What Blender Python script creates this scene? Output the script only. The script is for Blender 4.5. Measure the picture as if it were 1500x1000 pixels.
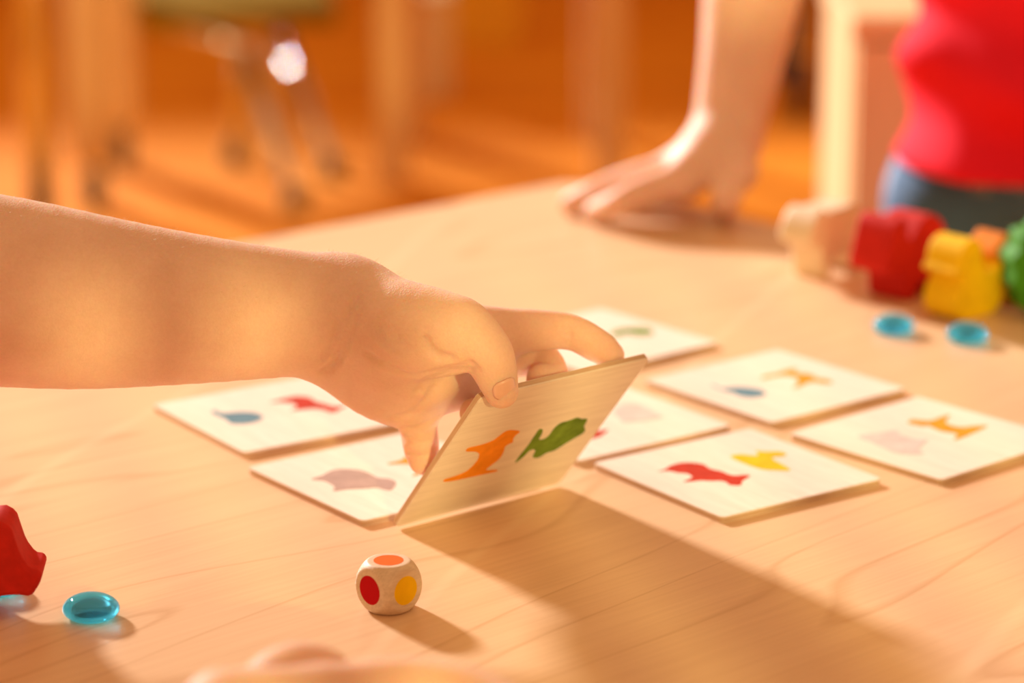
import bpy, bmesh, math, random
import numpy as np
from mathutils import Vector, Matrix

for o in list(bpy.data.objects): bpy.data.objects.remove(o)
S = bpy.context.scene
COL = S.collection
random.seed(4); RNG = np.random.default_rng(4)

# ------------------------------------------------------------------ camera
ZT = 0.55                       # table top height above the floor
CARD_T = 0.0025                 # card thickness
CAM_Z = ZT + CARD_T + 0.332
FPX = 3992.0; PITCH = math.radians(15.443)
cam_d = bpy.data.cameras.new('camera'); cam = bpy.data.objects.new('camera', cam_d); COL.objects.link(cam)
cam.location = (0, 0, CAM_Z); cam.rotation_euler = (math.pi/2 - PITCH, 0, 0)
cam_d.sensor_width = 36.0; cam_d.lens = FPX/1500*36.0; cam_d.clip_start = 0.02; cam_d.clip_end = 60
cam_d.dof.use_dof = True; cam_d.dof.focus_distance = 0.945; cam_d.dof.aperture_fstop = 5.6
S.camera = cam
# ------------------------------------------------------------------ light
S.view_settings.view_transform = 'Standard'; S.view_settings.look = 'None'
S.view_settings.exposure = 0.0; S.view_settings.gamma = 1.0; S.view_settings.use_curve_mapping = False
w = bpy.data.worlds.new('world'); S.world = w; w.use_nodes = True
wb = w.node_tree.nodes['Background']; wb.inputs[0].default_value = (1.0, 0.56, 0.27, 1); wb.inputs[1].default_value = 0.74
sun_d = bpy.data.lights.new('sun_window_back_offscreen', 'SUN'); sun = bpy.data.objects.new('sun_window_back_offscreen', sun_d); COL.objects.link(sun)
sun_d.energy = 8.6; sun_d.color = (1.0, 0.96, 0.94); sun_d.angle = math.radians(6.5)
SUN_EL = math.radians(22.5); SUN_AZ = Vector((0.57, -0.82, 0)).normalized()
sun_dir = Vector((SUN_AZ.x*math.cos(SUN_EL), SUN_AZ.y*math.cos(SUN_EL), -math.sin(SUN_EL)))
sun.rotation_euler = sun_dir.to_track_quat('-Z', 'Y').to_euler(); sun.location = (-3, 5, 4)
# warm room light behind the photographer: it gives the banded light on the arm and on the card edges that face the camera
lamp_d = bpy.data.lights.new('room_lamp_front_offscreen', 'SPOT'); lamp = bpy.data.objects.new('room_lamp_front_offscreen', lamp_d); COL.objects.link(lamp)
lamp.location = (0.80, -2.0, ZT + 0.85); lamp_d.energy = 300; lamp_d.color = (1.0, 0.86, 0.36)
lamp_d.shadow_soft_size = 0.018; lamp_d.spot_size = math.radians(24); lamp_d.spot_blend = 0.6
lamp.rotation_euler = (Vector((0.0, 0.98, ZT)) - lamp.location).to_track_quat('-Z', 'Y').to_euler()

# ------------------------------------------------------------------ helpers
_c, _s = math.cos(PITCH), math.sin(PITCH)
FW = np.array([0, _c, -_s]); UP = np.array([0, _s, _c]); RT = np.array([1.0, 0, 0]); CAM = np.array([0, 0, CAM_Z])
def ray(px, py): return FW + RT*(px-750)/FPX + UP*(500-py)/FPX
def at(px, py, D): return CAM + ray(px, py)*D                      # point at depth D
def on_z(px, py, z):
    d = ray(px, py); return CAM + d*(z-CAM_Z)/d[2]
def on_table(px, py): return on_z(px, py, ZT)
def on_floor(px, py): return on_z(px, py, 0.0)

def nodes(name):
    m = bpy.data.materials.new(name); m.use_nodes = True
    nt = m.node_tree; return m, nt, nt.nodes['Principled BSDF']
def L(nt, a, b): nt.links.new(a, b)
def ramp(nt, fac, stops):
    r = nt.nodes.new('ShaderNodeValToRGB'); e = r.color_ramp.elements
    e[0].position, e[0].color = stops[0][0], (*stops[0][1], 1)
    e[1].position, e[1].color = stops[-1][0], (*stops[-1][1], 1)
    for p, c in stops[1:-1]:
        k = e.new(p); k.color = (*c, 1)
    L(nt, fac, r.inputs[0]); return r.outputs[0]
def noise(nt, scale, detail=4, rough=.5, vec=None, dist=0):
    n = nt.nodes.new('ShaderNodeTexNoise'); n.inputs['Scale'].default_value = scale
    n.inputs['Detail'].default_value = detail; n.inputs['Roughness'].default_value = rough; n.inputs['Distortion'].default_value = dist
    if vec is not None: L(nt, vec, n.inputs['Vector'])
    return n.outputs['Fac']
def coords(nt, scale=(1, 1, 1), rot=(0, 0, 0)):
    t = nt.nodes.new('ShaderNodeTexCoord'); mp = nt.nodes.new('ShaderNodeMapping')
    mp.inputs['Scale'].default_value = scale; mp.inputs['Rotation'].default_value = rot
    L(nt, t.outputs['Object'], mp.inputs[0]); return mp.outputs[0]
def bump(nt, h, b, strength, dist):
    n = nt.nodes.new('ShaderNodeBump'); n.inputs['Strength'].default_value = strength; n.inputs['Distance'].default_value = dist
    L(nt, h, n.inputs['Height']); L(nt, n.outputs[0], b.inputs['Normal'])
def mixc(nt, fac, a, b, mode='MIX'):
    m = nt.nodes.new('ShaderNodeMix'); m.data_type = 'RGBA'; m.blend_type = mode
    for s, v in ((m.inputs[0], fac), (m.inputs[6], a), (m.inputs[7], b)):
        if hasattr(v, 'is_linked'): L(nt, v, s)
        elif isinstance(v, (int, float)): s.default_value = v
        else: s.default_value = (*v, 1)
    return m.outputs[2]
def wood(name, dark, light, scale=(6, 90, 90), rough=.45, rot=(0, 0, 0), streak=.35, spec=.4):
    m, nt, b = nodes(name); v = coords(nt, scale, rot)
    a = noise(nt, 1.0, 5, .6, v, .4)
    v2 = coords(nt, tuple(k*3.5 for k in scale), rot); f = noise(nt, 1.0, 3, .6, v2)
    c1 = ramp(nt, a, [(.3, dark), (.7, light)])
    c2 = ramp(nt, f, [(.35, tuple(k*.86 for k in dark)), (.6, light)])
    L(nt, mixc(nt, streak, c1, c2), b.inputs['Base Color'])
    b.inputs['Roughness'].default_value = rough; b.inputs['Specular IOR Level'].default_value = spec
    bump(nt, f, b, .08, .0004); return m
def paint(name, c, rough=.7, spec=.12, var=.12):
    m, nt, b = nodes(name); v = coords(nt, (60, 60, 60)); n = noise(nt, 3.0, 4, .6, v)
    L(nt, ramp(nt, n, [(.3, tuple(k*(1-var) for k in c)), (.7, tuple(min(1, k*(1+var)) for k in c))]), b.inputs['Base Color'])
    b.inputs['Roughness'].default_value = rough; b.inputs['Specular IOR Level'].default_value = spec
    bump(nt, n, b, .06, .0004); return m
def metal(name, c, rough=.25):
    m, nt, b = nodes(name); n = noise(nt, 30, 3); L(nt, ramp(nt, n, [(.3, tuple(k*.9 for k in c)), (.7, c)]), b.inputs['Base Color'])
    b.inputs['Metallic'].default_value = 1; b.inputs['Roughness'].default_value = rough; return m

# table: pale maple laminate, grain along the table's X, with long cathedral lines and a few scratches
def table_mat():
    m, nt, b = nodes('maple_laminate')
    v = coords(nt, (5, 60, 60)); a = noise(nt, 1.0, 5, .55, v, .5)
    vf = coords(nt, (14, 420, 420)); f = noise(nt, 1.0, 3, .6, vf)
    base = mixc(nt, .45, ramp(nt, a, [(.3, (.72, .455, .255)), (.7, (.78, .515, .30))]), ramp(nt, f, [(.3, (.67, .415, .23)), (.65, (.79, .525, .31))]))
    # growth-ring lines: level sets of a stretched noise field
    vr = coords(nt, (1.3, 7.5, 7.5)); r = noise(nt, 1.0, 2, .45, vr, .2)
    mu = nt.nodes.new('ShaderNodeMath'); mu.operation = 'MULTIPLY'; mu.inputs[1].default_value = 14.0; L(nt, r, mu.inputs[0])
    fr = nt.nodes.new('ShaderNodeMath'); fr.operation = 'FRACT'; L(nt, mu.outputs[0], fr.inputs[0])
    line = ramp(nt, fr.outputs[0], [(0.0, (0, 0, 0)), (.90, (0, 0, 0)), (.965, (1, 1, 1)), (1.0, (0, 0, 0))])
    k = nt.nodes.new('ShaderNodeMath'); k.operation = 'MULTIPLY'; k.inputs[1].default_value = .36; L(nt, line, k.inputs[0])
    base = mixc(nt, k.outputs[0], base, (.46, .22, .075))
    # hairline scratches
    vs = coords(nt, (1, 1, 1), (0, 0, math.radians(63))); wv = nt.nodes.new('ShaderNodeTexWave'); wv.inputs['Scale'].default_value = 1.6
    wv.inputs['Distortion'].default_value = 3.0; wv.inputs['Detail'].default_value = 2; wv.inputs['Detail Scale'].default_value = .8; L(nt, vs, wv.inputs['Vector'])
    sc = ramp(nt, wv.outputs['Fac'], [(0, (0, 0, 0)), (.9988, (0, 0, 0)), (.9997, (1, 1, 1)), (1.0, (1, 1, 1))])
    k2 = nt.nodes.new('ShaderNodeMath'); k2.operation = 'MULTIPLY'; k2.inputs[1].default_value = .25; L(nt, sc, k2.inputs[0])
    base = mixc(nt, k2.outputs[0], base, (.85, .66, .42))
    L(nt, base, b.inputs['Base Color']); b.inputs['Roughness'].default_value = .34; b.inputs['Specular IOR Level'].default_value = .35
    bump(nt, f, b, .05, .0003); return m
def skin_mat(name, c, dark):
    m, nt, b = nodes(name); v = coords(nt, (1, 1, 1))
    n1 = noise(nt, 55, 4, .6, v); n2 = noise(nt, 900, 3, .6, v)
    base = mixc(nt, .3, ramp(nt, n1, [(.3, dark), (.7, c)]), ramp(nt, n2, [(.3, dark), (.65, c)]))
    L(nt, base, b.inputs['Base Color'])
    b.inputs['Roughness'].default_value = .58; b.inputs['Specular IOR Level'].default_value = .22
    b.inputs['Subsurface Weight'].default_value = .55; b.inputs['Subsurface Radius'].default_value = (1.0, .25, .09); b.inputs['Subsurface Scale'].default_value = .009
    vo = nt.nodes.new('ShaderNodeTexVoronoi'); vo.inputs['Scale'].default_value = 1300; L(nt, v, vo.inputs['Vector'])
    bump(nt, vo.outputs['Distance'], b, .28, .0004); return m
def glass_mat(name, c):
    m, nt, b = nodes(name); n = noise(nt, 250, 2); L(nt, ramp(nt, n, [(.3, tuple(k*.9 for k in c)), (.7, c)]), b.inputs['Base Color'])
    b.inputs['Transmission Weight'].default_value = 1; b.inputs['Roughness'].default_value = .02; b.inputs['IOR'].default_value = 1.5
    tr = nt.nodes.new('ShaderNodeBsdfTranslucent'); tr.inputs[0].default_value = (*c, 1); df = nt.nodes.new('ShaderNodeBsdfTransparent'); df.inputs[0].default_value = (*[.35+.65*k for k in c], 1)
    m1 = nt.nodes.new('ShaderNodeMixShader'); m1.inputs[0].default_value = .62; L(nt, tr.outputs[0], m1.inputs[1]); L(nt, df.outputs[0], m1.inputs[2])
    m2 = nt.nodes.new('ShaderNodeMixShader'); m2.inputs[0].default_value = .42; L(nt, b.outputs[0], m2.inputs[1]); L(nt, m1.outputs[0], m2.inputs[2])
    L(nt, m2.outputs[0], nt.nodes['Material Output'].inputs[0]); return m
def denim_mat():
    m, nt, b = nodes('denim'); v = coords(nt, (1, 1, 1)); n = noise(nt, 16, 3, .6, v, .3); f = noise(nt, 700, 2, .5, v); p = noise(nt, 26, 2, .5, v, .8)
    c = ramp(nt, n, [(.35, (.012, .055, .14)), (.55, (.03, .11, .25)), (.75, (.10, .22, .40))])
    c = mixc(nt, ramp(nt, p, [(.57, (0, 0, 0)), (.66, (1, 1, 1))]), c, (.42, .50, .62))
    L(nt, mixc(nt, .2, c, ramp(nt, f, [(.3, (.01, .04, .10)), (.7, (.12, .28, .5))])), b.inputs['Base Color']); b.inputs['Roughness'].default_value = .8
    bump(nt, f, b, .2, .0006); return m
def cloth_mat(name, c):
    m, nt, b = nodes(name); v = coords(nt, (1, 1, 1)); n = noise(nt, 12, 3, .5, v); f = noise(nt, 600, 2, .5, v)
    L(nt, ramp(nt, n, [(.3, tuple(k*.88 for k in c)), (.7, c)]), b.inputs['Base Color']); b.inputs['Roughness'].default_value = .85; b.inputs['Specular IOR Level'].default_value = .1
    bump(nt, f, b, .2, .0006); return m
def floor_mat():
    m, nt, b = nodes('orange_floor'); v = coords(nt, (1.2, 9, 9)); a = noise(nt, 1.0, 4, .6, v, .4)
    L(nt, ramp(nt, a, [(.3, (.70, .22, .014)), (.7, (.82, .30, .020))]), b.inputs['Base Color']); b.inputs['Roughness'].default_value = .7; b.inputs['Specular IOR Level'].default_value = .04; return m

M = dict(
 table=table_mat(), card=wood('card_birch', (.77, .64, .515), (.85, .735, .61), (12, 160, 160), .8, streak=.4, spec=.12),
 edge=wood('card_plywood_edge', (.50, .31, .19), (.66, .45, .29), (40, 40, 900), .6),
 die=wood('die_beech', (.62, .44, .28), (.78, .60, .42), (60, 500, 500), .5),
 toywood=wood('toy_limewood', (.74, .55, .34), (.85, .69, .48), (30, 300, 300), .55),
 red=paint('red_stain', (.55, .02, .012)), orange=paint('orange_stain', (.78, .24, .02)), yellow=paint('yellow_stain', (.82, .50, .005)),
 green=paint('green_stain', (.055, .22, .012)), blue=paint('blue_print', (.14, .24, .29), .9, .05), greyp=paint('grey_print', (.44, .30, .25), .9, .05), pale=paint('pale_grey_print', (.66, .52, .46), .9, .05),
 p_red=paint('red_print', (.50, .045, .02), .9, .05), p_orange=paint('orange_print', (.86, .29, .02), .9, .05), p_yellow=paint('yellow_print', (.92, .49, .015), .9, .05), p_green=paint('green_print', (.16, .25, .03), .9, .05, .3),
 d_red=paint('die_red', (.50, .008, .012), .8, .05, var=.05), d_yellow=paint('die_yellow', (.86, .50, .005), .8, .05, var=.05), d_orange=paint('die_orange', (.82, .15, .02), .8, .05, var=.05),
 glass=glass_mat('aqua_glass', (.08, .70, .95)),
 skin=skin_mat('skin', (.82, .56, .42), (.72, .45, .32)), nail=paint('nail', (.80, .47, .34), .3, .5, .04), hairm=paint('fine_hair', (.75, .50, .28), .5),
 shirt=cloth_mat('red_jersey', (.80, .018, .045)), denim=denim_mat(), shoe=paint('shoe_rubber', (.12, .12, .13)), hair=paint('brown_hair', (.10, .045, .02), .5),
 floor=floor_mat(), wall=wood('wall_panel', (.55, .25, .06), (.66, .33, .09), (3, 3, 30), .6), frame=wood('window_wood', (.62, .38, .16), (.72, .48, .22), (40, 40, 4), .5),
 beech=wood('furniture_beech', (.66, .38, .15), (.78, .50, .23), (30, 30, 4), .5), shelf=wood('shelf_birch', (.68, .46, .22), (.77, .55, .29), (30, 30, 4), .5),
 polished=metal('polished_chrome', (.9, .84, .78), .15), chrome=metal('chrome', (.72, .68, .64), .16), caster=paint('caster_grey', (.16, .14, .13)), black=paint('caster_black', (.012, .010, .010)),
 seat=paint('olive_seat', (.22, .13, .006), .9, .02), brown=wood('brown_wood', (.22, .10, .03), (.32, .16, .05), (30, 30, 4), .5), yellowbox=paint('yellow_box', (.80, .42, .03)))

def link(name, me, mat, parent=None, smooth=False):
    o = bpy.data.objects.new(name, me); COL.objects.link(o)
    if mat: me.materials.append(mat)
    if parent: o.parent = parent
    if smooth:
        for p in me.polygons: p.use_smooth = True
    return o
def obj(name, bm, mat, parent=None, smooth=False):
    bmesh.ops.recalc_face_normals(bm, faces=bm.faces)
    me = bpy.data.meshes.new(name); bm.to_mesh(me); bm.free(); return link(name, me, mat, parent, smooth)
def tag(o, label=None, cat=None, group=None, kind=None):
    for k, v in (('label', label), ('category', cat), ('group', group), ('kind', kind)):
        if v: o[k] = v
    return o
def thing(name, loc, label, cat, rz=0, group=None):
    o = bpy.data.objects.new(name, None); COL.objects.link(o); o.location = loc; o.rotation_euler = (0, 0, rz); o.empty_display_size = .02
    return tag(o, label, cat, group)
def add_box(bm, c, s, rz=0, bev=0):
    r = bmesh.ops.create_cube(bm, size=1); vs = r['verts']
    bmesh.ops.scale(bm, vec=s, verts=vs)
    if rz: bmesh.ops.rotate(bm, cent=(0, 0, 0), matrix=Matrix.Rotation(rz, 3, 'Z'), verts=vs)
    bmesh.ops.translate(bm, vec=c, verts=vs)
    if bev:
        es = list({e for v in vs for e in v.link_edges}); bmesh.ops.bevel(bm, geom=es, offset=bev, segments=2, affect='EDGES', profile=.6)
    return bm
def box(c, s, rz=0, bev=0): return add_box(bmesh.new(), c, s, rz, bev)
def add_tube(bm, pts, r, seg=14):
    pts = [Vector(p) for p in pts]; rings = []
    for i, p in enumerate(pts):
        d = (pts[min(i+1, len(pts)-1)] - pts[max(i-1, 0)]).normalized()
        q = d.to_track_quat('Z', 'Y'); rr = r[i] if isinstance(r, (list, tuple)) else r
        rings.append([bm.verts.new(p + q @ Vector((rr*math.cos(2*math.pi*k/seg), rr*math.sin(2*math.pi*k/seg), 0))) for k in range(seg)])
    for a, b in zip(rings, rings[1:]):
        for k in range(seg): bm.faces.new((a[k], a[(k+1) % seg], b[(k+1) % seg], b[k]))
    bm.faces.new(rings[0][::-1]); bm.faces.new(rings[-1]); return bm
def tube(pts, r, seg=14): return add_tube(bmesh.new(), pts, r, seg)
def chaikin(p, n=1):
    p = [np.array(q, float) for q in p]
    for _ in range(n):
        o = []
        for a, b in zip(p, p[1:]+p[:1]): o += [a*.78+b*.22, a*.22+b*.78]
        p = o
    return p
def prism(poly, z0, z1):
    bm = bmesh.new(); lo = [bm.verts.new((x, y, z0)) for x, y in poly]; hi = [bm.verts.new((x, y, z1)) for x, y in poly]; n = len(poly)
    a = bm.faces.new(lo[::-1]); b = bm.faces.new(hi)
    for i in range(n): bm.faces.new((lo[i], lo[(i+1) % n], hi[(i+1) % n], hi[i]))
    bmesh.ops.triangulate(bm, faces=[a, b], ngon_method='EAR_CLIP'); return bm
def round_rect(w, h, r, n=5):
    o = []
    for cx, cy, a0 in ((w/2-r, h/2-r, 0), (-w/2+r, h/2-r, 90), (-w/2+r, -h/2+r, 180), (w/2-r, -h/2+r, 270)):
        for k in range(n+1):
            a = math.radians(a0 + 90*k/n); o.append((cx+r*math.cos(a), cy+r*math.sin(a)))
    return o
def bevel_mod(o, width, seg=2, angle=40):
    m = o.modifiers.new('bevel', 'BEVEL'); m.width = width; m.segments = seg; m.limit_method = 'ANGLE'; m.angle_limit = math.radians(angle); m.harden_normals = False
    return o

# ---- signed-distance bodies: round cones and ellipsoids blended into one continuous surface
def smin(a, b, k):
    h = np.clip(.5 + .5*(b-a)/k, 0, 1); return b + (a-b)*h - k*h*(1-h)
class Body:
    def __init__(self, lo, hi, vox):
        self.lo = np.array(lo, np.float64); self.v = vox; self.n = np.ceil((np.array(hi)-self.lo)/vox).astype(int)+1
        self.ax = [(self.lo[i] + vox*np.arange(self.n[i])).astype(np.float32) for i in range(3)]
    def new(self): return np.full(self.n, .05, np.float32)
    def sub(self, lo, hi):
        a = np.clip(np.floor((np.array(lo)-self.lo)/self.v).astype(int), 0, self.n-1); b = np.clip(np.ceil((np.array(hi)-self.lo)/self.v).astype(int)+1, 1, self.n)
        sl = tuple(slice(x, max(y, x+1)) for x, y in zip(a, b))
        return sl, np.meshgrid(*[self.ax[i][sl[i]] for i in range(3)], indexing='ij', sparse=True)
    def cone(self, F, a, b, ra, rb, k=.004, pad=.022):
        a = np.array(a, float); b = np.array(b, float); r = max(ra, rb)+pad
        sl, (X, Y, Z) = self.sub(np.minimum(a, b)-r, np.maximum(a, b)+r); d = b-a; q = max(d@d, 1e-12)
        t = np.clip(((X-a[0])*d[0]+(Y-a[1])*d[1]+(Z-a[2])*d[2])/q, 0, 1)
        D = np.sqrt((X-a[0]-t*d[0])**2+(Y-a[1]-t*d[1])**2+(Z-a[2]-t*d[2])**2)-(ra+t*(rb-ra))
        F[sl] = smin(F[sl], D.astype(np.float32), k)
    def chain(self, F, pts, rs, k=.004):
        P_ = np.array([np.r_[p, r] for p, r in zip(pts, rs)]); E_ = np.vstack([2*P_[0]-P_[1], P_, 2*P_[-1]-P_[-2]]); Q_ = []
        for i in range(1, len(E_)-2):
            for t in np.arange(0, 1, .2):
                a, b, c, d = E_[i-1:i+3]; Q_.append(.5*(2*b+(c-a)*t+(2*a-5*b+4*c-d)*t*t+(3*b-a-3*c+d)*t**3))
        Q_.append(P_[-1]); T = self.new()
        for a, b in zip(Q_, Q_[1:]): self.cone(T, a[:3], b[:3], a[3], b[3], 1e-6)
        F[:] = smin(F, T, k)
    def ell(self, F, c, r, R=None, k=.006, pad=.02):
        c = np.array(c, float); r = np.array(r, float); m = r.max()+pad; sl, (X, Y, Z) = self.sub(c-m, c+m)
        P = [X-c[0], Y-c[1], Z-c[2]]
        if R is not None: P = [R[0, i]*P[0]+R[1, i]*P[1]+R[2, i]*P[2] for i in range(3)]
        k0 = np.sqrt((P[0]/r[0])**2+(P[1]/r[1])**2+(P[2]/r[2])**2); k1 = np.sqrt((P[0]/r[0]**2)**2+(P[1]/r[1]**2)**2+(P[2]/r[2]**2)**2)+1e-6
        F[sl] = smin(F[sl], (k0*(k0-1)/k1).astype(np.float32), k)
    def value(self, F, p):
        i = np.clip(np.round((np.asarray(p)-self.lo)/self.v).astype(int), 0, self.n-1); return F[tuple(i)]
    def hit(self, F, px, py, d0, d1):
        for D in np.arange(d0, d1, .0004):
            p = at(px, py, D)
            if self.value(F, p) < 0: return p
        return None
    def groove(self, F, pts, width, depth):
        for a, b in zip(pts, pts[1:]):
            a = np.array(a); b = np.array(b); r = width*3; sl, (X, Y, Z) = self.sub(np.minimum(a, b)-r, np.maximum(a, b)+r); d = b-a; q = max(d@d, 1e-12)
            t = np.clip(((X-a[0])*d[0]+(Y-a[1])*d[1]+(Z-a[2])*d[2])/q, 0, 1)
            D2 = (X-a[0]-t*d[0])**2+(Y-a[1]-t*d[1])**2+(Z-a[2]-t*d[2])**2
            F[sl] = np.maximum(F[sl], F[sl]*.0 + F[sl]) + (1.7*depth*np.exp(-D2/(width*1.1)**2)).astype(np.float32)
    def mesh(self, F, name, relax=1):
        F = F.copy()
        F[0], F[-1], F[:, 0], F[:, -1], F[:, :, 0], F[:, :, -1] = (np.maximum(x, 1e-4) for x in (F[0], F[-1], F[:, 0], F[:, -1], F[:, :, 0], F[:, :, -1]))
        s = F < 0; n = np.array(F.shape)-1
        cnt = np.zeros(n, np.int8)
        for i in (0, 1):
            for j in (0, 1):
                for k in (0, 1): cnt += s[i:n[0]+i, j:n[1]+j, k:n[2]+k]
        cell = (cnt > 0) & (cnt < 8); idx = np.full(n, -1, np.int64); ijk = np.argwhere(cell); idx[cell] = np.arange(len(ijk))
        acc = np.zeros((len(ijk), 3)); num = np.zeros(len(ijk))
        offs = [np.array(o) for o in ((0, 0, 0), (1, 0, 0), (0, 1, 0), (0, 0, 1), (1, 1, 0), (1, 0, 1), (0, 1, 1), (1, 1, 1))]
        for a in offs:
            for b in offs:
                if (b-a).min() < 0 or (b-a).sum() != 1: continue
                fa = F[tuple((ijk+a).T)].astype(float); fb = F[tuple((ijk+b).T)].astype(float); m = (fa < 0) != (fb < 0)
                t = np.where(m, fa/np.where(m, fa-fb, 1), 0)[:, None]
                acc += np.where(m[:, None], a+t*(b-a), 0); num += m
        V = self.lo + self.v*(ijk + acc/num[:, None])
        quads = []
        for ax in range(3):
            u, v_ = (ax+1) % 3, (ax+2) % 3
            sa = [slice(0, -1) if i == ax else slice(1, -1) for i in range(3)]; sb = [slice(1, None) if i == ax else slice(1, -1) for i in range(3)]
            A = s[tuple(sa)]; B = s[tuple(sb)]; e = np.argwhere(A != B); flip = A[tuple(e.T)]
            e = e + np.array([0 if i == ax else 1 for i in range(3)]); du = np.eye(3, dtype=int)[u]; dv = np.eye(3, dtype=int)[v_]
            q = np.stack([idx[tuple((e-du-dv).T)], idx[tuple((e-dv).T)], idx[tuple(e.T)], idx[tuple((e-du).T)]], 1)
            q[~flip] = q[~flip][:, ::-1]; quads.append(q)
        Q = np.concatenate(quads); Q = Q[(Q >= 0).all(1)]
        for _ in range(relax):
            S_ = np.zeros_like(V); c = np.zeros(len(V))
            for i in range(4):
                a, b = Q[:, i], Q[:, (i+1) % 4]
                np.add.at(S_, a, V[b]); np.add.at(c, a, 1)
            V = V*.5 + .5*S_/np.maximum(c, 1)[:, None]
        me = bpy.data.meshes.new(name); me.vertices.add(len(V)); me.vertices.foreach_set('co', V.astype(np.float32).ravel())
        me.loops.add(len(Q)*4); me.loops.foreach_set('vertex_index', Q.ravel().astype(np.int32))
        me.polygons.add(len(Q)); me.polygons.foreach_set('loop_start', np.arange(0, len(Q)*4, 4, dtype=np.int32)); me.polygons.foreach_set('loop_total', np.full(len(Q), 4, np.int32))
        me.polygons.foreach_set('use_smooth', np.ones(len(Q), bool)); me.update(); me.validate(); return me

# ------------------------------------------------------------------ the room
bm = bmesh.new(); add_box(bm, (0, 2.4, -.05), (9, 9.0, .1)); tag(obj('floor', bm, M['floor']), 'orange wooden floor of the classroom', None, kind='structure')
WY = 6.3
bm = bmesh.new(); add_box(bm, (0, WY+.06, .42), (9, .12, .84)); add_box(bm, (0, WY+.06, 3.75), (9, .12, .5))
tag(obj('wall_back', bm, M['wall']), 'wooden panelled wall under the low windows', None, kind='structure')
wf = None
for i, x in enumerate((-4.4, -1.5, 1.3, 4.4)):
    o = obj('window_1' if i == 0 else 'window_post', box((x, WY+.05, 2.17), (.09, .10, 2.66)), M['frame'], wf)
    if i == 0: wf = tag(o, 'tall wooden window frame above the panelled wall', None, kind='structure')
obj('window_sill', box((0, WY-.02, .855), (9, .22, .03)), M['frame'], wf)

# ------------------------------------------------------------------ the play table
TA = math.radians(41.6); TU, TV = 1.2, .82
ux, uy = math.cos(TA), math.sin(TA)
K = on_table(846, 261)
tc = (K[0] - ux*TU/2 + uy*TV/2, K[1] - uy*TU/2 - ux*TV/2)
table = thing('play_table', (tc[0], tc[1], 0), 'pale maple play table with the picture cards laid out on it', 'table', TA)
o = obj('tabletop', prism(round_rect(TU, TV, .025), ZT-.025, ZT), M['table'], table); bevel_mod(o, .002)
for sx in (-1, 1):
    for sy in (-1, 1):
        obj('leg', tube([(sx*(TU/2-.09), sy*(TV/2-.09), 0), (sx*(TU/2-.09), sy*(TV/2-.09), ZT-.025)], .026, 20), M['beech'], table, True)
    obj('apron', box((sx*(TU/2-.09), 0, ZT-.06), (.02, TV-.22, .07)), M['beech'], table)
    obj('apron', box((0, sx*(TV/2-.09), ZT-.06), (TU-.22, .02, .07)), M['beech'], table)

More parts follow.
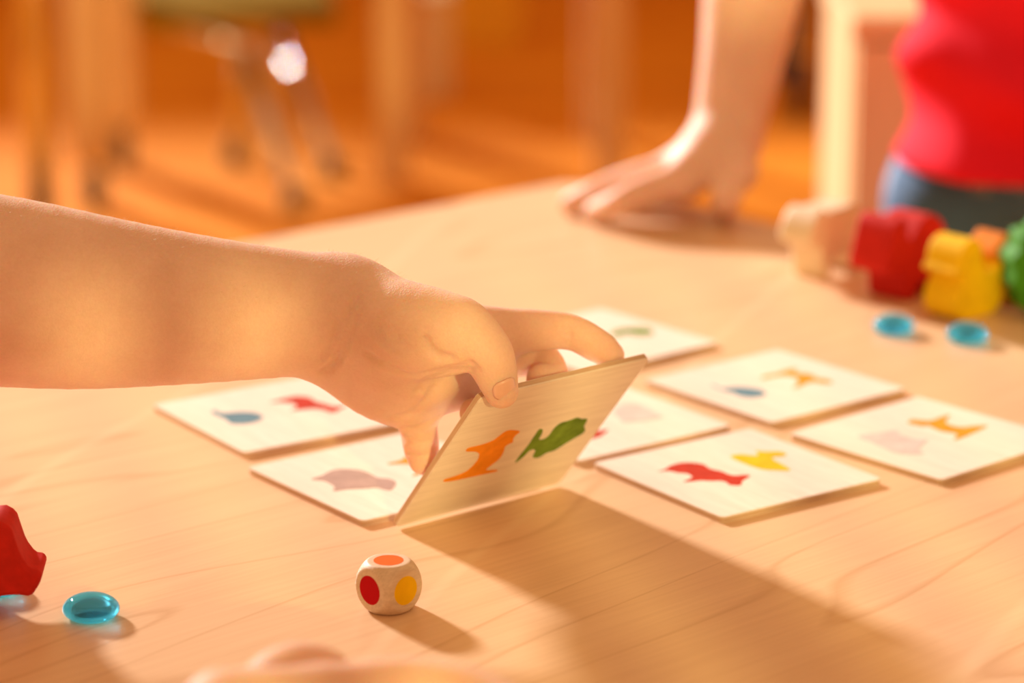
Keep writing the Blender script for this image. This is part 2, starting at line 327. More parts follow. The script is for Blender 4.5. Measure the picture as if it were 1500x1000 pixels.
# ------------------------------------------------------------------ picture cards
CS = .08
PRINTS = {
 'C': [('p_orange', [(-303,-141),(-304,-123),(-260,-122),(-212,-111),(-193,-77),(-189,-38),(-204,3),(-234,26),(-293,44),(-293,68),(-236,64),(-180,71),(-162,95),(-146,121),(-116,121),(-54,93),(-72,72),(-70,45),(-55,27),(-89,12),(-72,-30),(-67,-75),(-96,-114),(-107,-138),(-34,-155),(-34,-168),(-94,-163),(-188,-158),(-256,-153)]),
       ('p_green', [(34,-144),(36,-86),(44,-20),(40,45),(41,77),(66,65),(77,33),(78,-3),(108,-13),(126,5),(124,50),(137,82),(187,82),(218,93),(250,70),(285,64),(293,32),(294,11),(319,-17),(323,-42),(287,-63),(252,-93),(223,-120),(180,-122),(165,-140),(142,-143),(115,-126),(111,-87),(94,-67),(71,-69),(62,-111)])],
 'A': [('blue', [(-175,-242),(-184,-219),(-150,-219),(-121,-217),(-106,-168),(-87,-127),(-48,-97),(14,-95),(41,-118),(65,-165),(62,-209),(42,-244),(16,-256),(-35,-243),(-84,-247),(-132,-248)]),
       ('p_red', [(-151,19),(-161,77),(-168,124),(-168,167),(-140,193),(-103,204),(-44,191),(-2,209),(48,212),(68,237),(72,283),(96,226),(129,191),(117,160),(73,165),(27,139),(16,82),(4,31),(-17,83),(-56,102),(-97,99),(-133,61)])],
 'B': [('greyp', [(-126,-292),(-134,-225),(-161,-172),(-169,-144),(-145,-102),(-103,-67),(-46,-61),(21,-71),(50,-37),(105,-37),(166,-100),(172,-122),(142,-132),(110,-137),(95,-184),(60,-240),(48,-302),(14,-262),(-31,-254),(-87,-252)]),
       ('p_orange', [(-106,39),(-105,140),(-152,180),(-109,166),(-64,194),(-15,238),(59,175),(78,102),(86,42),(72,65),(35,124),(-62,132)])],
 'G': [('p_red', [(-166,-262),(-170,-219),(-196,-174),(-201,-132),(-195,-99),(-167,-71),(-134,-54),(-76,-73),(-20,-53),(25,-57),(50,-44),(58,-13),(81,7),(97,-29),(112,-66),(155,-103),(122,-137),(89,-121),(59,-129),(45,-161),(14,-189),(4,-230),(-10,-262),(-21,-221),(-33,-190),(-66,-179),(-89,-183),(-109,-205),(-146,-214),(-160,-235)]),
       ('p_yellow', [(-152,89),(-159,123),(-147,152),(-114,170),(-95,190),(-123,211),(-157,225),(-130,239),(-107,265),(-93,299),(-50,303),(-31,274),(-53,225),(-24,206),(39,198),(92,189),(125,172),(90,132),(52,92),(-9,82),(-76,82)])],
 'E': [('blue', [(-161,-227),(-159,-212),(-117,-221),(-92,-226),(-79,-186),(-60,-145),(-15,-117),(29,-105),(76,-120),(97,-151),(100,-190),(82,-225),(39,-243),(-7,-229),(-54,-239),(-92,-238)]),
       ('p_orange', [(-111,23),(-123,58),(-113,121),(-126,182),(-127,232),(-107,244),(-86,207),(-64,195),(-26,231),(27,222),(52,203),(71,227),(132,228),(146,196),(113,167),(74,163),(75,120),(101,53),(96,10),(70,64),(31,114),(-19,151),(-69,139),(-85,81),(-89,13)])],
 'H': [('p_orange', [(-183,82),(-196,125),(-162,140),(-127,168),(-138,237),(-134,302),(-105,240),(-76,191),(-29,176),(16,192),(36,250),(70,300),(83,235),(95,158),(107,81),(105,23),(67,103),(40,107),(-9,84),(-64,101),(-96,111),(-104,79),(-134,80),(-165,68)]),
       ('pale', [(-190,-223),(-185,-172),(-151,-111),(-150,-64),(-131,-32),(-118,-61),(-70,-76),(-7,-82),(29,-30),(55,-100),(92,-178),(152,-196),(104,-251),(52,-277),(-9,-260),(-92,-244),(-160,-233)])],
 'F': [('pale', [(-40,125),(-103,220),(-76,278),(-17,290),(64,264),(150,257),(146,176),(120,99),(107,60),(37,97)]),
       ('p_red', [(133,-202),(111,-127),(138,-91),(147,-36),(181,-97),(205,-140),(204,-191)])],
 'D': [('p_green', [(-34,120),(-60,210),(-35,283),(14,332),(90,293),(108,242),(71,195),(15,193),(28,91)])]}
KIND = {'p_orange': 'orange animal print', 'p_green': 'green animal print', 'blue': 'blue animal print', 'p_red': 'red animal print', 'greyp': 'grey sheep print', 'pale': 'pale grey animal print', 'p_yellow': 'yellow duck print'}
def make_card(key, label):
    t = thing('picture_card', (0, 0, 0), label, 'card', group='wooden picture cards on the table')
    o = obj('plywood_core', prism(round_rect(CS, CS, .0022), .0002, CARD_T-.0006), M['edge'], t)
    o = obj('veneer_face', prism(round_rect(CS-.0002, CS-.0002, .0022), CARD_T-.0006, CARD_T), M['card'], t)
    obj('veneer_back', prism(round_rect(CS-.0002, CS-.0002, .0022), 0, .0002), M['card'], t)
    for mat, pts in PRINTS[key]:
        p = [(a*1e-4, b*1e-4) for a, b in pts]
        tag(obj('animal_print', prism(chaikin(p, 2), CARD_T-.0001, CARD_T+.00012), M[mat], t), KIND[mat])
    return t
POSE = {'A': (-.0963, 1.0910, -.9736), 'B': (-.0477, 1.0090, -.9194), 'D': (.0380, 1.2051, -.86), 'E': (.1136, 1.1324, -.8985), 'F': (.0343, 1.0808, -.9290), 'G': (.0876, 1.0125, -.9591), 'H': (.1694, 1.0576, -.8492)}
LAB = {'A': 'flat wooden card printed with a blue animal and a red animal', 'B': 'flat wooden card with a grey sheep print, beside the hanging finger',
 'D': 'flat wooden card with a green print, beyond the index finger', 'E': 'flat wooden card printed with a blue animal and an orange animal',
 'F': 'flat wooden card behind the tilted card, with pale grey and red prints', 'G': 'flat wooden card printed with a red animal and a yellow duck',
 'H': 'flat wooden card printed with an orange animal and a pale grey animal'}
for k, (x, y, a) in POSE.items():
    t = make_card(k, LAB[k]); t.location = (x, y, ZT); t.rotation_euler = (0, 0, a)
held = make_card('C', 'tilted wooden card with orange and green animals, held up by the hand')
HO = np.array([-.0433, .9508, ZT]); HT, HA = 2.2613, .6929
He = np.array([math.cos(HA), math.sin(HA), 0]); Hn = np.array([-He[1], He[0], 0]); Hd = math.cos(HT)*Hn + math.sin(HT)*np.array([0, 0, 1.]); Hf = np.cross(He, Hd)   # Hf: printed face normal
cc = HO + He*CS/2 + Hd*CS/2 - Hf*CARD_T
held.matrix_world = Matrix(((He[0], Hd[0], Hf[0], cc[0]), (He[1], Hd[1], Hf[1], cc[1]), (He[2], Hd[2], Hf[2], cc[2] + .0006), (0, 0, 0, 1)))
def on_card(a, b, off=0):       # point over the held card: a along the foot edge, b up the card, off along the printed face's normal (0 = face)
    return HO + He*a + Hd*b + Hf*off

# ------------------------------------------------------------------ die
DA, DR = .0172, .0113
def make_die(p, rz):
    t = thing('colour_die', p, 'small rounded wooden die with red, yellow and orange spots', 'die', rz)
    bm = bmesh.new(); bmesh.ops.create_cube(bm, size=2.0); bmesh.ops.subdivide_edges(bm, edges=bm.edges[:], cuts=31, use_grid_fill=True)
    for v in bm.verts:
        d = v.co.normalized(); lim = (DA/2)/max(abs(c) for c in d); a, b = lim, DR; k = .0004
        h = min(1, max(0, .5+.5*(b-a)/k)); v.co = d*((b+(a-b)*h)-k*h*(1-h))
    bmesh.ops.translate(bm, vec=(0, 0, DA/2), verts=bm.verts); obj('die_body', bm, M['die'], t, True)
    for (n, m) in (((-1, 0, 0), 'd_red'), ((0, -1, 0), 'd_yellow'), ((0, 0, 1), 'd_orange'), ((1, 0, 0), 'd_orange'), ((0, 1, 0), 'd_red')):
        n = Vector(n); q = n.to_track_quat('Z', 'Y'); bm = prism([(.0051*math.cos(2*math.pi*i/40), .0051*math.sin(2*math.pi*i/40)) for i in range(40)], -.0002, .00006)
        bmesh.ops.rotate(bm, cent=(0, 0, 0), matrix=q.to_matrix(), verts=bm.verts); bmesh.ops.translate(bm, vec=n*DA/2+Vector((0, 0, DA/2)), verts=bm.verts)
        tag(obj('spot', bm, M[m], t), {'d_red': 'red painted spot', 'd_yellow': 'yellow painted spot', 'd_orange': 'orange painted spot'}[m])
    return t
dp = on_table(570, 890); make_die((dp[0], dp[1], ZT), math.radians(44))

# ------------------------------------------------------------------ glass beads
def bead(px, py, label, s=1.0):
    p = on_table(px, py); bm = bmesh.new(); bmesh.ops.create_uvsphere(bm, u_segments=48, v_segments=28, radius=1)
    for v in bm.verts:
        x, y, z = v.co; z2 = max(z, -.72) if z < 0 else z
        ang = math.atan2(y, x); k = 1+.03*math.sin(2*ang+px)
        v.co = (x*.0094*k*s, y*.0090*k*s, (z2*(.0052 if z > 0 else .0045)+.0045*.72)*s)
    o = obj('glass_bead', bm, M['glass'], None, True); o.location = (p[0], p[1], ZT); return tag(o, label, 'glass bead', 'turquoise glass beads')
bead(134, 904, 'turquoise glass bead standing alone, clear of any toy')
bead(-4, 866, 'turquoise glass bead under the muzzle of the lone red toy')
bead(1308, 486, 'turquoise glass bead in front of the standing red animal')
bead(1416, 499, 'turquoise glass bead in front of the yellow duck')

# ------------------------------------------------------------------ wooden animals (sawn from board, so a profile with thickness)
def animal(name, prof, thick, p, rz, mat, label, bev=.0015, round_n=1, cat='toy animal'):
    # profile in metres (x forward, z up), thickness across
    pts = chaikin(prof, round_n); bm = bmesh.new(); n = len(pts)
    a = [bm.verts.new((x, -thick/2, z)) for x, z in pts]; b = [bm.verts.new((x, thick/2, z)) for x, z in pts]
    bm.faces.new(a); bm.faces.new(b[::-1])
    for i in range(n): bm.faces.new((a[i], b[i], b[(i+1) % n], a[(i+1) % n]))
    o = obj(name, bm, mat, None, True); o.data.set_sharp_from_angle(angle=math.radians(38)); bevel_mod(o, bev, 2, 60); o.location = p; o.rotation_euler = (0, 0, rz); tag(o, label, cat, 'wooden animal figures')
    zmin = min(z for x, z in pts); o.location.z -= zmin
    return o
mm = lambda L_, s=1.0: [(a*.001*s, b*.001*s) for a, b in L_]
PIG = mm([(-20, 0), (-11, 0), (-9, 7), (0, 8), (2, 0), (11, 0), (12, 12), (15, 17), (24, 15), (27, 19), (25, 27), (21, 40), (17, 43), (12, 42), (9.5, 29), (5, 33), (-1, 40), (-10, 41), (-17, 36), (-21, 27), (-23, 15)])
DUCK = mm([(-13, 0), (11, 0), (17, 3), (18.5, 9), (17, 15), (13, 20), (12.5, 22.5), (18.5, 23), (20, 25.5), (17, 27.5), (16.5, 33), (13, 38), (7, 40), (2, 38), (0, 33), (0, 27), (-2, 21.5), (-8, 21), (-13, 24), (-19, 27), (-19.5, 20), (-17.5, 8)])
SHEEP = mm(s=.92, L_=[(-20, 0), (-12, 0), (-11, 11), (6, 11), (7, 0), (15, 0), (16, 13), (19, 19), (26, 20), (29, 25), (25, 33), (20, 38), (15, 40), (11, 36), (5, 38), (-4, 37), (-12, 39), (-19, 35), (-23, 27), (-22, 14)])
DOG = mm([(-24, 0), (-16, 0), (-13, 12), (6, 12), (9, 0), (17, 0), (18, 16), (22, 24), (31, 25), (32, 30), (26, 34), (21, 38), (17, 31), (8, 26), (-14, 26), (-26, 36), (-29, 33), (-22, 22)])
HEDGE = mm([(-15, 0), (10, 0), (14, 5), (20, 7), (19, 13), (24, 17), (22, 24), (25, 30), (20, 35), (20, 42), (13, 43), (9, 49), (3, 46), (-4, 48), (-8, 43), (-15, 42), (-16, 35), (-22, 31), (-19, 25), (-23, 18), (-18, 13), (-19, 5)])
def toy(prof, px, py, th, rz, mat, label, name, **k):
    p = on_table(px, py); return animal(name, prof, th, (p[0], p[1], ZT), rz, mat, label, **k)
toy(SHEEP, 1206, 398, .020, math.radians(228), M['toywood'], 'unpainted pale wooden sheep standing beside the red animal', 'toy_sheep')
toy(PIG, 1319, 431, .024, math.radians(224), M['red'], 'red wooden animal standing between the pale sheep and the yellow duck', 'toy_pig')
toy(DUCK, 1411, 460, .021, math.radians(222), M['yellow'], 'yellow wooden duck standing behind two glass beads', 'toy_duck')
toy(DOG, 1490, 436, .018, math.radians(222), M['orange'], 'orange wooden animal half hidden behind the yellow duck', 'toy_dog')
toy(HEDGE, 1540, 462, .02, math.radians(190), M['green'], 'green scalloped wooden figure beside the yellow duck', 'toy_hedgehog')
LP = mm([(-40, 0), (-28, 0), (-26, 9), (-8, 9), (-6, 0), (2, 0), (4, 9), (11.0, 9.5), (15.5, 8.6), (18.5, 13.0), (19.6, 16.0), (18.6, 18.0), (15.8, 18.4), (12.8, 23), (11.2, 29), (10.0, 33.5), (6, 36), (0, 33), (-8, 36), (-20, 38), (-32, 35), (-40, 26), (-45, 28), (-42, 16)])
p = at(-18, 870, .922); animal('toy_pig', LP, .020, (p[0], p[1], ZT), math.radians(4), M['red'], 'lone red wooden animal standing over a glass bead, far from the others')

# ------------------------------------------------------------------ the arm and hand lifting the card
def reaching_arm():
    lo = np.min([at(-560, 250, .92), at(-560, 800, 1.1), at(960, 250, .92), at(960, 800, 1.1), at(-560, 600, .88)], 0); hi = np.max([at(-560, 250, 1.08), at(960, 250, 1.1), at(960, 800, 1.1), at(-560, 250, .9)], 0)
    lo = np.array([-.335, .865, ZT+.004]); hi = np.array([.062, 1.03, ZT+.20])
    B = Body(lo, hi, .0009)
    # forearm: radius (thumb side, upper) and ulna (lower) as two blended chains
    P = B.new()
    B.chain(P, [at(-620, 240, .93), at(-200, 365, .945), at(60, 404, .952), at(250, 428, .958), at(420, 442, .963), at(500, 446, .966)], [.034, .0285, .0245, .0205, .0172, .0160], .012)
    B.chain(P, [at(-620, 300, .935), at(-200, 418, .955), at(60, 455, .960), at(250, 466, .965), at(420, 474, .969), at(490, 474, .972)], [.034, .0295, .0265, .0228, .0178, .0165], .012)
    # palm block
    PX, TH = 'palm', 'thumb'
    B.chain(P, [at(495, 454, .970), at(600, 484, .978), at(715, 498, .984)], [.0158, .0140, .0100], .009)       # index metacarpal
    B.chain(P, [at(495, 462, .974), at(600, 500, .986), at(700, 525, .996)], [.0160, .0145, .0100], .009)       # middle
    B.chain(P, [at(490, 480, .976), at(590, 530, .988), at(660, 560, .996)], [.0150, .0140, .0095], .009)       # ring
    B.chain(P, [at(495, 500, .975), at(552, 552, .983), at(604, 592, .990)], [.0135, .0138, .0088], .009)       # little
    B.chain(P, [at(535, 464, .962), at(600, 484, .953), at(660, 492, .948)], [.0150, .0160, .0122], .009)       # thenar
    B.cone(P, at(560, 520, .966), at(625, 545, .975), .0125, .0105, .010)
    F = P
    fingers = []
    def finger(pts, rs, k=.0045):
        G = P.copy(); T = B.new(); B.chain(T, pts, rs, .0035); fingers.append(smin(P, T, k))
    it = on_card(.0685, .0755, -CARD_T-.0056)
    finger([at(705, 488, .984), at(822, 484, .990), at(873, 505, .991), it], [.0098, .0068, .0062, .0052])
    mt = on_card(.0395, .0690, -CARD_T-.0062)
    finger([at(700, 520, .994), at(786, 524, 1.000), at(808, 556, .990), mt], [.0098, .0072, .0066, .0058])
    rt_ = on_card(.0150, .0560, -CARD_T-.0062)
    finger([at(655, 560, .994), at(690, 574, 1.000), at(712, 612, .994), rt_], [.0092, .0071, .0066, .0057])
    pt = on_card(.0045, .0300, -CARD_T-.0066)
    finger([at(604, 590, .990), at(612, 622, .996), at(617, 655, .993), pt], [.0086, .0071, .0066, .0056])
    tt = on_card(.0045, .0862, .0022)
    finger([at(640, 487, .948), at(676, 489, .944), at(714, 514, .941), at(725, 543, .944), tt], [.0135, .0116, .0086, .0077, .0060], .007)
    for G in fingers: F = smin(F, G, .0016)
    # creases of wrist, thumb web and palm
    def crease(pts, w, d):
        q = [B.hit(F, px, py, .90, 1.02) for px, py in pts]; q = [x for x in q if x is not None]
        if len(q) > 1: B.groove(F, q, w, d)
    crease([(473, 545), (482, 541), (494, 528), (503, 511), (509, 495)], .0011, .0022)
    crease([(470, 528), (480, 512), (491, 495), (497, 478)], .0010, .0009)
    crease([(506, 470), (516, 448), (526, 436)], .0010, .0006)
    crease([(623, 496), (630, 512), (645, 521), (661, 524)], .0011, .0019)
    crease([(540, 520), (575, 540), (600, 552), (625, 548), (690, 536)], .0013, .0014)
    crease([(612, 572), (628, 556), (660, 545), (690, 541)], .0011, .0014)
    crease([(575, 612), (600, 608), (622, 590), (634, 570)], .0011, .0013)
    crease([(586, 628), (605, 629), (625, 621), (640, 612)], .0010, .0014)
    crease([(597, 660), (615, 660), (630, 655), (641, 650)], .0009, .0010)
    crease([(555, 478), (562, 500), (580, 514)], .0010, .0007)
    crease([(690, 530), (694, 538), (699, 540)], .0010, .0010)
    for dx in (0, 9, 19, 30): crease([(478+dx, 520-dx*.3), (488+dx, 494-dx*.3), (494+dx, 470-dx*.2)], .0008, .0006)
    for dx in (0, 12, 24, 36): crease([(540+dx, 470+dx*.2), (549+dx, 488+dx*.2), (563+dx, 502+dx*.2)], .0008, .0005)
    for dx in (0, 7, 14): crease([(818+dx, 476), (822+dx, 490), (820+dx, 504)], .0008, .0004)
    me = B.mesh(F, 'person'); o = link('person', me, M['skin'])
    tag(o, 'bare forearm and left hand reaching in to lift the tilted card', 'person')
    # thumb nail: a thin curved plate seated in the tip of the thumb
    n0 = B.hit(F, 740, 570, .90, 1.0)
    if n0 is not None:
        def grad(p):
            h = .0018; return np.array([B.value(F, p+np.eye(3)[i]*h)-B.value(F, p-np.eye(3)[i]*h) for i in range(3)])
        n = grad(n0); n /= np.linalg.norm(n); ax = tt-at(724, 536, .944); ax -= n*(ax@n); ax /= np.linalg.norm(ax); sd = np.cross(n, ax)
        bm = bmesh.new(); rows = []; W_, H_ = .0042, .0046
        for i in range(9):
            v = -1+2*i/8; row = []
            for j in range(9):
                u = -1+2*j/8; wv = math.sqrt(max(0, 1-abs(v)**3.2*.55)); x = u*W_*wv; y = v*H_*(1-.12*u*u)
                row.append(bm.verts.new(n0 + sd*x + ax*y + n*(.00045 - (x*x)/(2*.0066) - .00022*(v+1)**2 - .0000)))
            rows.append(row)
        for i in range(8):
            for j in range(8): bm.faces.new((rows[i][j], rows[i][j+1], rows[i+1][j+1], rows[i+1][j]))
        nl = obj('thumbnail', bm, M['nail'], o, True); sm = nl.modifiers.new('thick', 'SOLIDIFY'); sm.thickness = .0008; sm.offset = 0
        tag(nl, 'pink thumbnail')
    # short fine hairs along the forearm
    co = np.empty(len(me.vertices)*3, np.float32); me.vertices.foreach_get('co', co); co = co.reshape(-1, 3); no = np.empty_like(co.ravel()); me.vertices.foreach_get('normal', no); no = no.reshape(-1, 3)
    sel = np.where((co[:, 0] < -.035) & (no[:, 2] > .25))[0]; sel = RNG.choice(sel, min(3000, len(sel)), replace=False)
    V = []; Fc = []
    for i in sel:
        p, n = co[i], no[i]; d = n*.75 + np.array([.75, -.1, -.1]) + RNG.normal(0, .25, 3); d /= np.linalg.norm(d); ln = RNG.uniform(.0012, .0032); s_ = np.cross(d, n); s_ /= (np.linalg.norm(s_)+1e-9); s_ *= .00003
        k = len(V); m_ = p + d*ln*.55 + n*.0002; V += [p-s_-n*.0002, p+s_-n*.0002, m_+s_, m_-s_, p+d*ln - n*ln*.12]; Fc += [(k, k+1, k+2, k+3), (k+3, k+2, k+4)]
    hm = bpy.data.meshes.new('arm_hair'); hm.from_pydata([tuple(v) for v in V], [], Fc); tag(link('arm_hair', hm, M['hairm'], o), kind='stuff')
    return o
reaching_arm()

# ------------------------------------------------------------------ the loose fist at the near side of the table
def near_hand():
    D = .735
    lo = np.array([-.165, .56, ZT-.0005]); hi = np.array([.03, .75, ZT+.075]); B = Body(lo, hi, .0012); F = B.new()
    zt = ZT
    def q(px, D, z): 
        x = (px-750)/FPX*D; y = (D - (CAM_Z-z)*_s)/_c; return np.array([x, y, z])
    K0 = [(.0495, .735), (.031, .730), (.020, .726), (.0095, .722)]
    B.chain(F, [q(40, .66, zt+.036), q(180, .69, zt+.034), q(330, .715, zt+.032)], [.024, .021, .021], .01)
    B.chain(F, [q(40, .66, zt+.026), q(180, .69, zt+.022), q(330, .715, zt+.020)], [.022, .019, .018], .01)
    for i, (z, d) in enumerate(K0):
        B.chain(F, [q(330, d-.012, zt+z*.8+.006), q(470, d, zt+z-.004)], [.0135, .0095], .007)
        B.chain(F, [q(470, d, zt+z-.004), q(590, d+.006, zt+z-.003), q(680, d+.004, zt+z-.004), q(752-i*10, d-.004, zt+z-.006)], [.0095, .0082, .0078, .0070], .003)
    B.chain(F, [q(330, .73, zt+.032), q(405, .755, zt+.0425), q(470, .765, zt+.0405), q(500, .77, zt+.030)], [.012, .0090, .0082, .0070], .006)
    me = B.mesh(F, 'person')
    o = link('person', me, M['skin']); tag(o, 'blurred loose fist resting on the table in front of the die', 'person')
near_hand()

# ------------------------------------------------------------------ the child leaning on the table corner
def standing_child():
    # arm and hand
    lo = np.array([.02, 1.40, .495]); hi = np.array([.60, 1.80, 1.15]); B = Body(lo, hi, .0024); F = B.new()
    z = ZT
    wr = at(1062, 205, 1.495)
    B.chain(F, [at(1330, -560, 1.60), at(1190, -330, 1.55), at(1112, -90, 1.515), at(1080, 80, 1.50), wr], [.034, .030, .0262, .0192, .0165], .012)
    B.chain(F, [at(1135, -120, 1.53), at(1098, 80, 1.51), at(1068, 205, 1.505)], [.024, .0185, .0150], .010)
    P = F
    def tt(px, py, r): 
        p = on_z(px, py, z+r); return p
    B.chain(P, [wr, at(1000, 262, 1.482)], [.0150, .0105], .008); B.chain(P, [wr, at(990, 250, 1.505)], [.0150, .0105], .008)
    B.chain(P, [at(1068, 205, 1.51), at(985, 250, 1.525)], [.0145, .0100], .008); B.chain(P, [at(1068, 205, 1.515), at(985, 256, 1.545)], [.0135, .0095], .008)
    B.chain(P, [at(1062, 215, 1.487), at(1076, 250, 1.476)], [.0150, .0120], .008)
    fs = []
    def fing(pts, rs, k=.005):
        T = B.new(); B.chain(T, pts, rs, .003); fs.append(smin(P, T, k))
    fing([at(1000, 264, 1.482), at(935, 283, 1.475), at(903, 299, 1.474), tt(872, 310, .006)], [.0105, .0082, .0074, .0064])
    fing([at(990, 250, 1.505), at(905, 272, 1.500), at(868, 285, 1.500), tt(836, 298, .006)], [.0105, .0082, .0074, .0064])
    fing([at(985, 250, 1.525), at(915, 266, 1.53), at(885, 276, 1.53), tt(858, 287, .006)], [.0100, .0080, .0072, .0062])
    fing([at(985, 256, 1.545), at(935, 270, 1.55), at(915, 274, 1.55), tt(895, 281, .006)], [.0095, .0072, .0066, .0058])
    fing([at(1070, 235, 1.478), at(1066, 270, 1.470), at(1064, 288, 1.468), tt(1062, 308, .0065)], [.0120, .0090, .0082, .0070])
    for G in fs: F = smin(F, G, .002)
    B.cone(F, (.36, 1.65, .80), (.355, 1.63, .92), .036, .032, .02); B.ell(F, (.35, 1.615, 1.035), (.070, .083, .092)); B.ell(F, (.35, 1.575, .985), (.048, .050, .048), k=.03)
    B.ell(F, (.349, 1.530, 1.012), (.009, .012, .013), k=.008); B.ell(F, (.279, 1.625, 1.015), (.008, .014, .020)); B.ell(F, (.421, 1.625, 1.015), (.008, .014, .020)); B.ell(F, (.35, 1.532, .972), (.020, .008, .007), k=.006)
    B.chain(F, [(.27, 1.645, .825), (.36, 1.65, .815), (.45, 1.65, .82), (.50, 1.67, .68), (.505, 1.62, .57), (.505, 1.605, .525)], [.034, .045, .034, .026, .019, .017], .012)
    B.chain(F, [(.36, 1.65, .82), (.29, 1.645, .825), tuple(at(1330, -560, 1.60))], [.045, .036, .034], .012)
    me = B.mesh(F, 'person'); root = link('person', me, M['skin']); tag(root, 'child in a red top and blue jeans leaning one hand on the table', 'person')
    def par(o): o.parent = root; return o
    for sx in (-1, 1):
        bm = bmesh.new(); bmesh.ops.create_uvsphere(bm, u_segments=16, v_segments=10, radius=.010); bmesh.ops.translate(bm, vec=(.35+sx*.027, 1.545, 1.035), verts=bm.verts); par(obj('eye', bm, M['hair'], None, True))
    B = Body((.24, 1.5, .94), (.46, 1.76, 1.16), .004); F = B.new(); B.ell(F, (.35, 1.635, 1.052), (.078, .082, .090)); X, Y, Z = np.meshgrid(*B.ax, indexing='ij', sparse=True)
    F = np.maximum(F, -(np.sqrt((X-.35)**2+(Y-1.50)**2+(Z-.99)**2)-.105)).astype(np.float32); par(link('hair', B.mesh(F, 'hair'), M['hair']))
    # red tank top with soft folds
    B = Body((.17, 1.46, .50), (.56, 1.82, .90), .003); F = B.new()
    B.cone(F, (.352, 1.64, .52), (.352, 1.645, .76), .088, .082, .03); B.cone(F, (.325, 1.635, .50), (.325, 1.64, .74), .088, .084, .03); B.cone(F, (.385, 1.635, .50), (.385, 1.64, .74), .088, .084, .03); B.ell(F, (.36, 1.65, .81), (.105, .062, .05), k=.03)
    X, Y, Z = np.meshgrid(*B.ax, indexing='ij', sparse=True)
    F = F + (.0065*np.sin(95*(Z+.35*X)+3*np.sin(17*X)+3*np.sin(11*Y)) + .0025*np.sin(120*(X-.4*Z)+20*Y)).astype(np.float32)
    F = np.maximum(F, (.548 + .10*np.maximum(0, X-.30) - Z)).astype(np.float32)
    par(link('shirt', B.mesh(F, 'shirt'), M['shirt']))
    # jeans
    B = Body((.17, 1.46, .04), (.56, 1.84, .66), .004); F = B.new()
    B.ell(F, (.352, 1.64, .53), (.116, .090, .085), k=.03)
    for sx in (-1, 1): B.chain(F, [(.352+sx*.056, 1.64, .50), (.352+sx*.066, 1.635, .29), (.352+sx*.066, 1.655, .055)], [.066, .052, .042], .015)
    X, Y, Z = np.meshgrid(*B.ax, indexing='ij', sparse=True)
    F = F + (.003*np.sin(60*(Z+.7*X)+5*np.sin(13*X))).astype(np.float32); F = np.maximum(F, Z-.60).astype(np.float32)
    par(link('jeans', B.mesh(F, 'jeans'), M['denim']))
    for sx in (-1, 1):
        B = Body((.352+sx*.066-.06, 1.50, -.001), (.352+sx*.066+.06, 1.74, .09), .003); F = B.new(); B.ell(F, (.352+sx*.068, 1.60, .028), (.038, .085, .032)); B.cone(F, (.352+sx*.066, 1.655, .04), (.352+sx*.066, 1.655, .07), .036, .034, .01)
        Z = B.ax[2][None, None, :]; F = np.maximum(F, .001-Z).astype(np.float32); par(link('shoe', B.mesh(F, 'shoe'), M['shoe']))
standing_child()

# ------------------------------------------------------------------ furniture behind
def caster(parent, x, y, r, mat):
    bm = bmesh.new(); add_tube(bm, [(x-.014, y, r), (x+.014, y, r)], r, 20); c = obj('caster', bm, mat, parent, True); bevel_mod(c, .004)
    obj('fork', box((x, y, 2*r+.006), (.036, .036, .012), 0, .003), M['chrome'], c)
def wheeled_table(name, p, rz, w, d, h, legw, mat, cmat, label, r=.032):
    t = thing(name, p, label, 'table', rz); o = obj('tabletop', box((0, 0, h-.015), (w, d, .03), 0, .004), M['beech'], t)
    for sx in (-1, 1):
        for sy in (-1, 1):
            x, y = sx*(w/2-legw), sy*(d/2-legw)
            obj('leg', box((x, y, (h-.03+2*r+.01)/2), (legw, legw, h-.03-2*r-.01), 0, .004), mat, t); caster(t, x, y, r, cmat)
    return t
f0 = on_floor(140, 305)
t = wheeled_table('wheeled_table', (f0[0]-.342, f0[1]+.142, 0), 0, .80, .40, .62, .058, M['beech'], M['caster'], 'beech table on grey casters beside the metal trolley')
def trolley(p):
    t = thing('metal_trolley', p, 'metal tube trolley on dark casters beside the beech table', 'trolley')
    for x, y in ((0, 0), (-.42, 0), (-.12, -.34), (-.54, -.34)):
        obj('post', tube([(x, y, .05), (x, y, .66)], .020, 16), M['chrome'], t, True); caster(t, x, y, .026, M['black'])
    for z in (.66, .48): obj('tray', prism([(.03, .03), (-.45, .03), (-.57, -.37), (-.09, -.37)], z-.008, z+.008), M['chrome'], t)
f1 = on_floor(62, 324); trolley((f1[0], f1[1], 0))
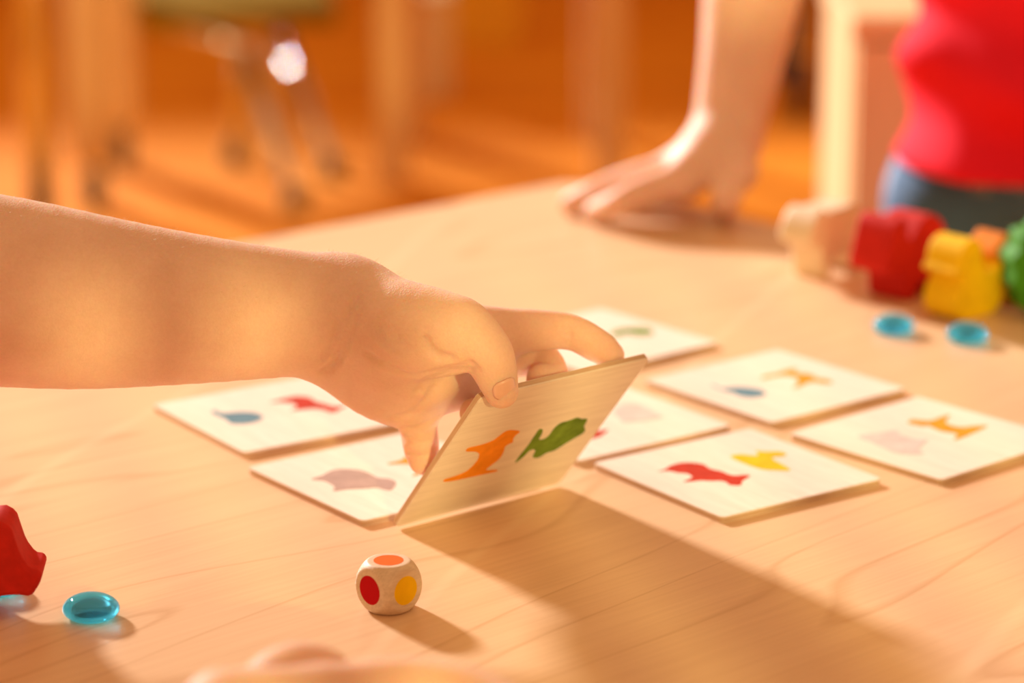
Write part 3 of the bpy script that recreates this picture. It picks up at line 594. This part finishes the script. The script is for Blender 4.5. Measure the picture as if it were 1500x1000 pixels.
# stacking chair: olive seat, chromed tube legs in inverted V pairs
def tube_chair():
    F = [on_floor(432, 306), on_floor(345, 243), on_floor(486, 262), on_floor(398, 205)]
    c = sum(F)/4; t = thing('tube_chair', (c[0], c[1], 0), 'stacking chair with olive seat and splayed chrome tube legs', 'chair')
    ap = [at(354, 70, 4.15), at(408, 42, 4.42)]; z = .235
    for (a, b), p in (((0, 1), ap[0]), ((2, 3), ap[1])):
        for k in (a, b):
            l = obj('leg', tube([F[k]-c+np.array([0, 0, .012]), p-c], .0125, 14), M['chrome'], t, True)
            obj('rubber_foot', tube([F[k]-c, F[k]-c+np.array([0, 0, .03])], .017, 14), M['black'], l, True)
        bm = bmesh.new(); bmesh.ops.create_uvsphere(bm, u_segments=20, v_segments=12, radius=.015); bmesh.ops.translate(bm, vec=Vector(p-c), verts=bm.verts); obj('glint_ball', bm, M['polished'], t, True)  # polished ball added at the leg apex to catch the sun as a glint
        l = obj('seat_rail', tube([p-c, p-c+np.array([-.06, .02, .02]), p-c+np.array([-.13, .05, .03])], .0125, 14), M['chrome'], t, True)
    m = (ap[0]+ap[1])/2-c
    obj('seat', box((m[0]-.04, m[1]+.03, m[2]+.052), (.30, .34, .03), math.radians(8), .012), M['seat'], t)
    for a in (-1, 1): obj('back_tube', tube([m+np.array([-.04+a*.11, .20, .03]), m+np.array([-.04+a*.11, .24, .34])], .0125, 14), M['chrome'], t, True)
    obj('backrest', box((m[0]-.04, m[1]+.24, m[2]+.29), (.26, .02, .14), 0, .008), M['seat'], t)
tube_chair()
def wooden_chair(a, b, depth, label, seat_z=.32, lw=.045, mat=None):
    mat = mat or M['beech']; c = (a+b)/2; d = b-a; wd = np.linalg.norm(d[:2]); rz = math.atan2(d[1], d[0])
    t = thing('wooden_chair', (c[0], c[1], 0), label, 'chair', rz)
    for sx in (-1, 1):
        obj('leg', box((sx*wd/2, 0, seat_z/2), (lw, lw, seat_z), 0, .005), mat, t); obj('leg', box((sx*wd/2*.92, depth, .32), (lw, lw, .64), 0, .005), mat, t)
        obj('side_rail', box((sx*wd/2*.96, depth/2, seat_z-.05), (.02, depth, .05)), mat, t)
    obj('seat', box((0, depth/2, seat_z+.012), (wd+.07, depth+.08, .024), 0, .008), mat, t)
    for z in (.48, .60): obj('back_slat', box((0, depth, z), (wd, .018, .06), 0, .005), mat, t)
    return t
wooden_chair(on_floor(576, 262), on_floor(893, 262), .32, 'plain beech chair standing behind the play table')
wb_ = on_floor(625, 150); t = thing('storage_box', (wb_[0], wb_[1], 0), 'pale wooden storage box on the floor behind the beech chair', 'box')
obj('box_body', box((0, .12, .09), (.085, .2, .18), 0, .004), M['shelf'], t); obj('lid', box((0, .12, .187), (.095, .21, .014), 0, .004), M['shelf'], t)
yb = on_floor(705, 70); t = thing('storage_box', (yb[0], yb[1], 0), 'yellow storage box on the floor near the window wall', 'box')
obj('box_body', box((0, .1, .07), (.16, .2, .14), 0, .006), M['yellowbox'], t); obj('lid', box((0, .1, .147), (.17, .21, .014), 0, .004), M['yellowbox'], t)
f2 = on_floor(1166, 172); wheeled_table('wheeled_table', (f2[0]+.36, f2[1]+.2, 0), 0, .80, .5, .60, .045, M['brown'], M['black'], 'dark brown table on black casters behind the birch cabinet', .055)
# low birch cabinet: closed front, lit side and top
def cabinet():
    a = at(1246, 300, 1.98); W, Dp = .60, .20; x0, y0 = a[0], a[1]; H = at(1260, 54, 1.97)[2]
    t = thing('storage_cabinet', (x0, y0, 0), 'low birch storage cabinet behind the child in the red top', 'cabinet')
    for x in (.009, W-.009): obj('side_panel', box((x, Dp/2+.01, H/2), (.018, Dp-.02, H), 0, .001), M['shelf'], t)
    obj('top_board', box((W/2, Dp/2, H+.009), (W+.006, Dp+.004, .018), 0, .002), M['shelf'], t)
    obj('back_panel', box((W/2, Dp-.006, H/2), (W-.036, .012, H)), M['shelf'], t); obj('plinth', box((W/2, .03, .03), (W-.036, .012, .06)), M['shelf'], t)
    for k in (0, 1):
        d = obj('door', box((W*(.25+.5*k), .008, H/2+.03), (W/2-.003, .016, H-.065), 0, .002), M['shelf'], t)
        obj('knob', tube([(W/2+(.04 if k else -.04), 0, H*.72), (W/2+(.04 if k else -.04), -.02, H*.72)], .011), M['beech'], d, True)
cabinet()
# unseen slatted chair, added between lamp and table so its slats stripe the light
def add_stripe_chair():
    c = lamp.location.lerp(Vector((0, .98, ZT)), .5); d = (Vector((0, .98, 0)) - Vector((lamp.location.x, lamp.location.y, 0))).normalized(); rz = math.atan2(-d.x, d.y)
    t = thing('added_stripe_chair', (c.x, c.y, 0), 'added unseen chair behind the photographer, its slatted back striping the lamp light', 'chair', rz)
    W = .40; zt = 1.05
    for sx in (-1, 1):
        obj('leg', box((sx*W/2, 0, zt/2), (.035, .03, zt), 0, .004), M['beech'], t); obj('leg', box((sx*W/2, -.36, .21), (.035, .035, .42), 0, .004), M['beech'], t)
    obj('seat', box((0, -.18, .43), (W+.05, .42, .025), 0, .008), M['beech'], t); obj('top_rail', box((0, 0, zt), (W+.04, .03, .05), 0, .006), M['beech'], t); obj('lower_rail', box((0, 0, .5), (W, .025, .04)), M['beech'], t)
    x = -W/2+.04
    for wd in (.020, .014, .022, .016, .020, .013, .021, .017, .014, .021, .018):
        obj('slat', box((x, 0, .77), (wd, .012, .52), 0, .003), M['beech'], t); x += .031
add_stripe_chair()
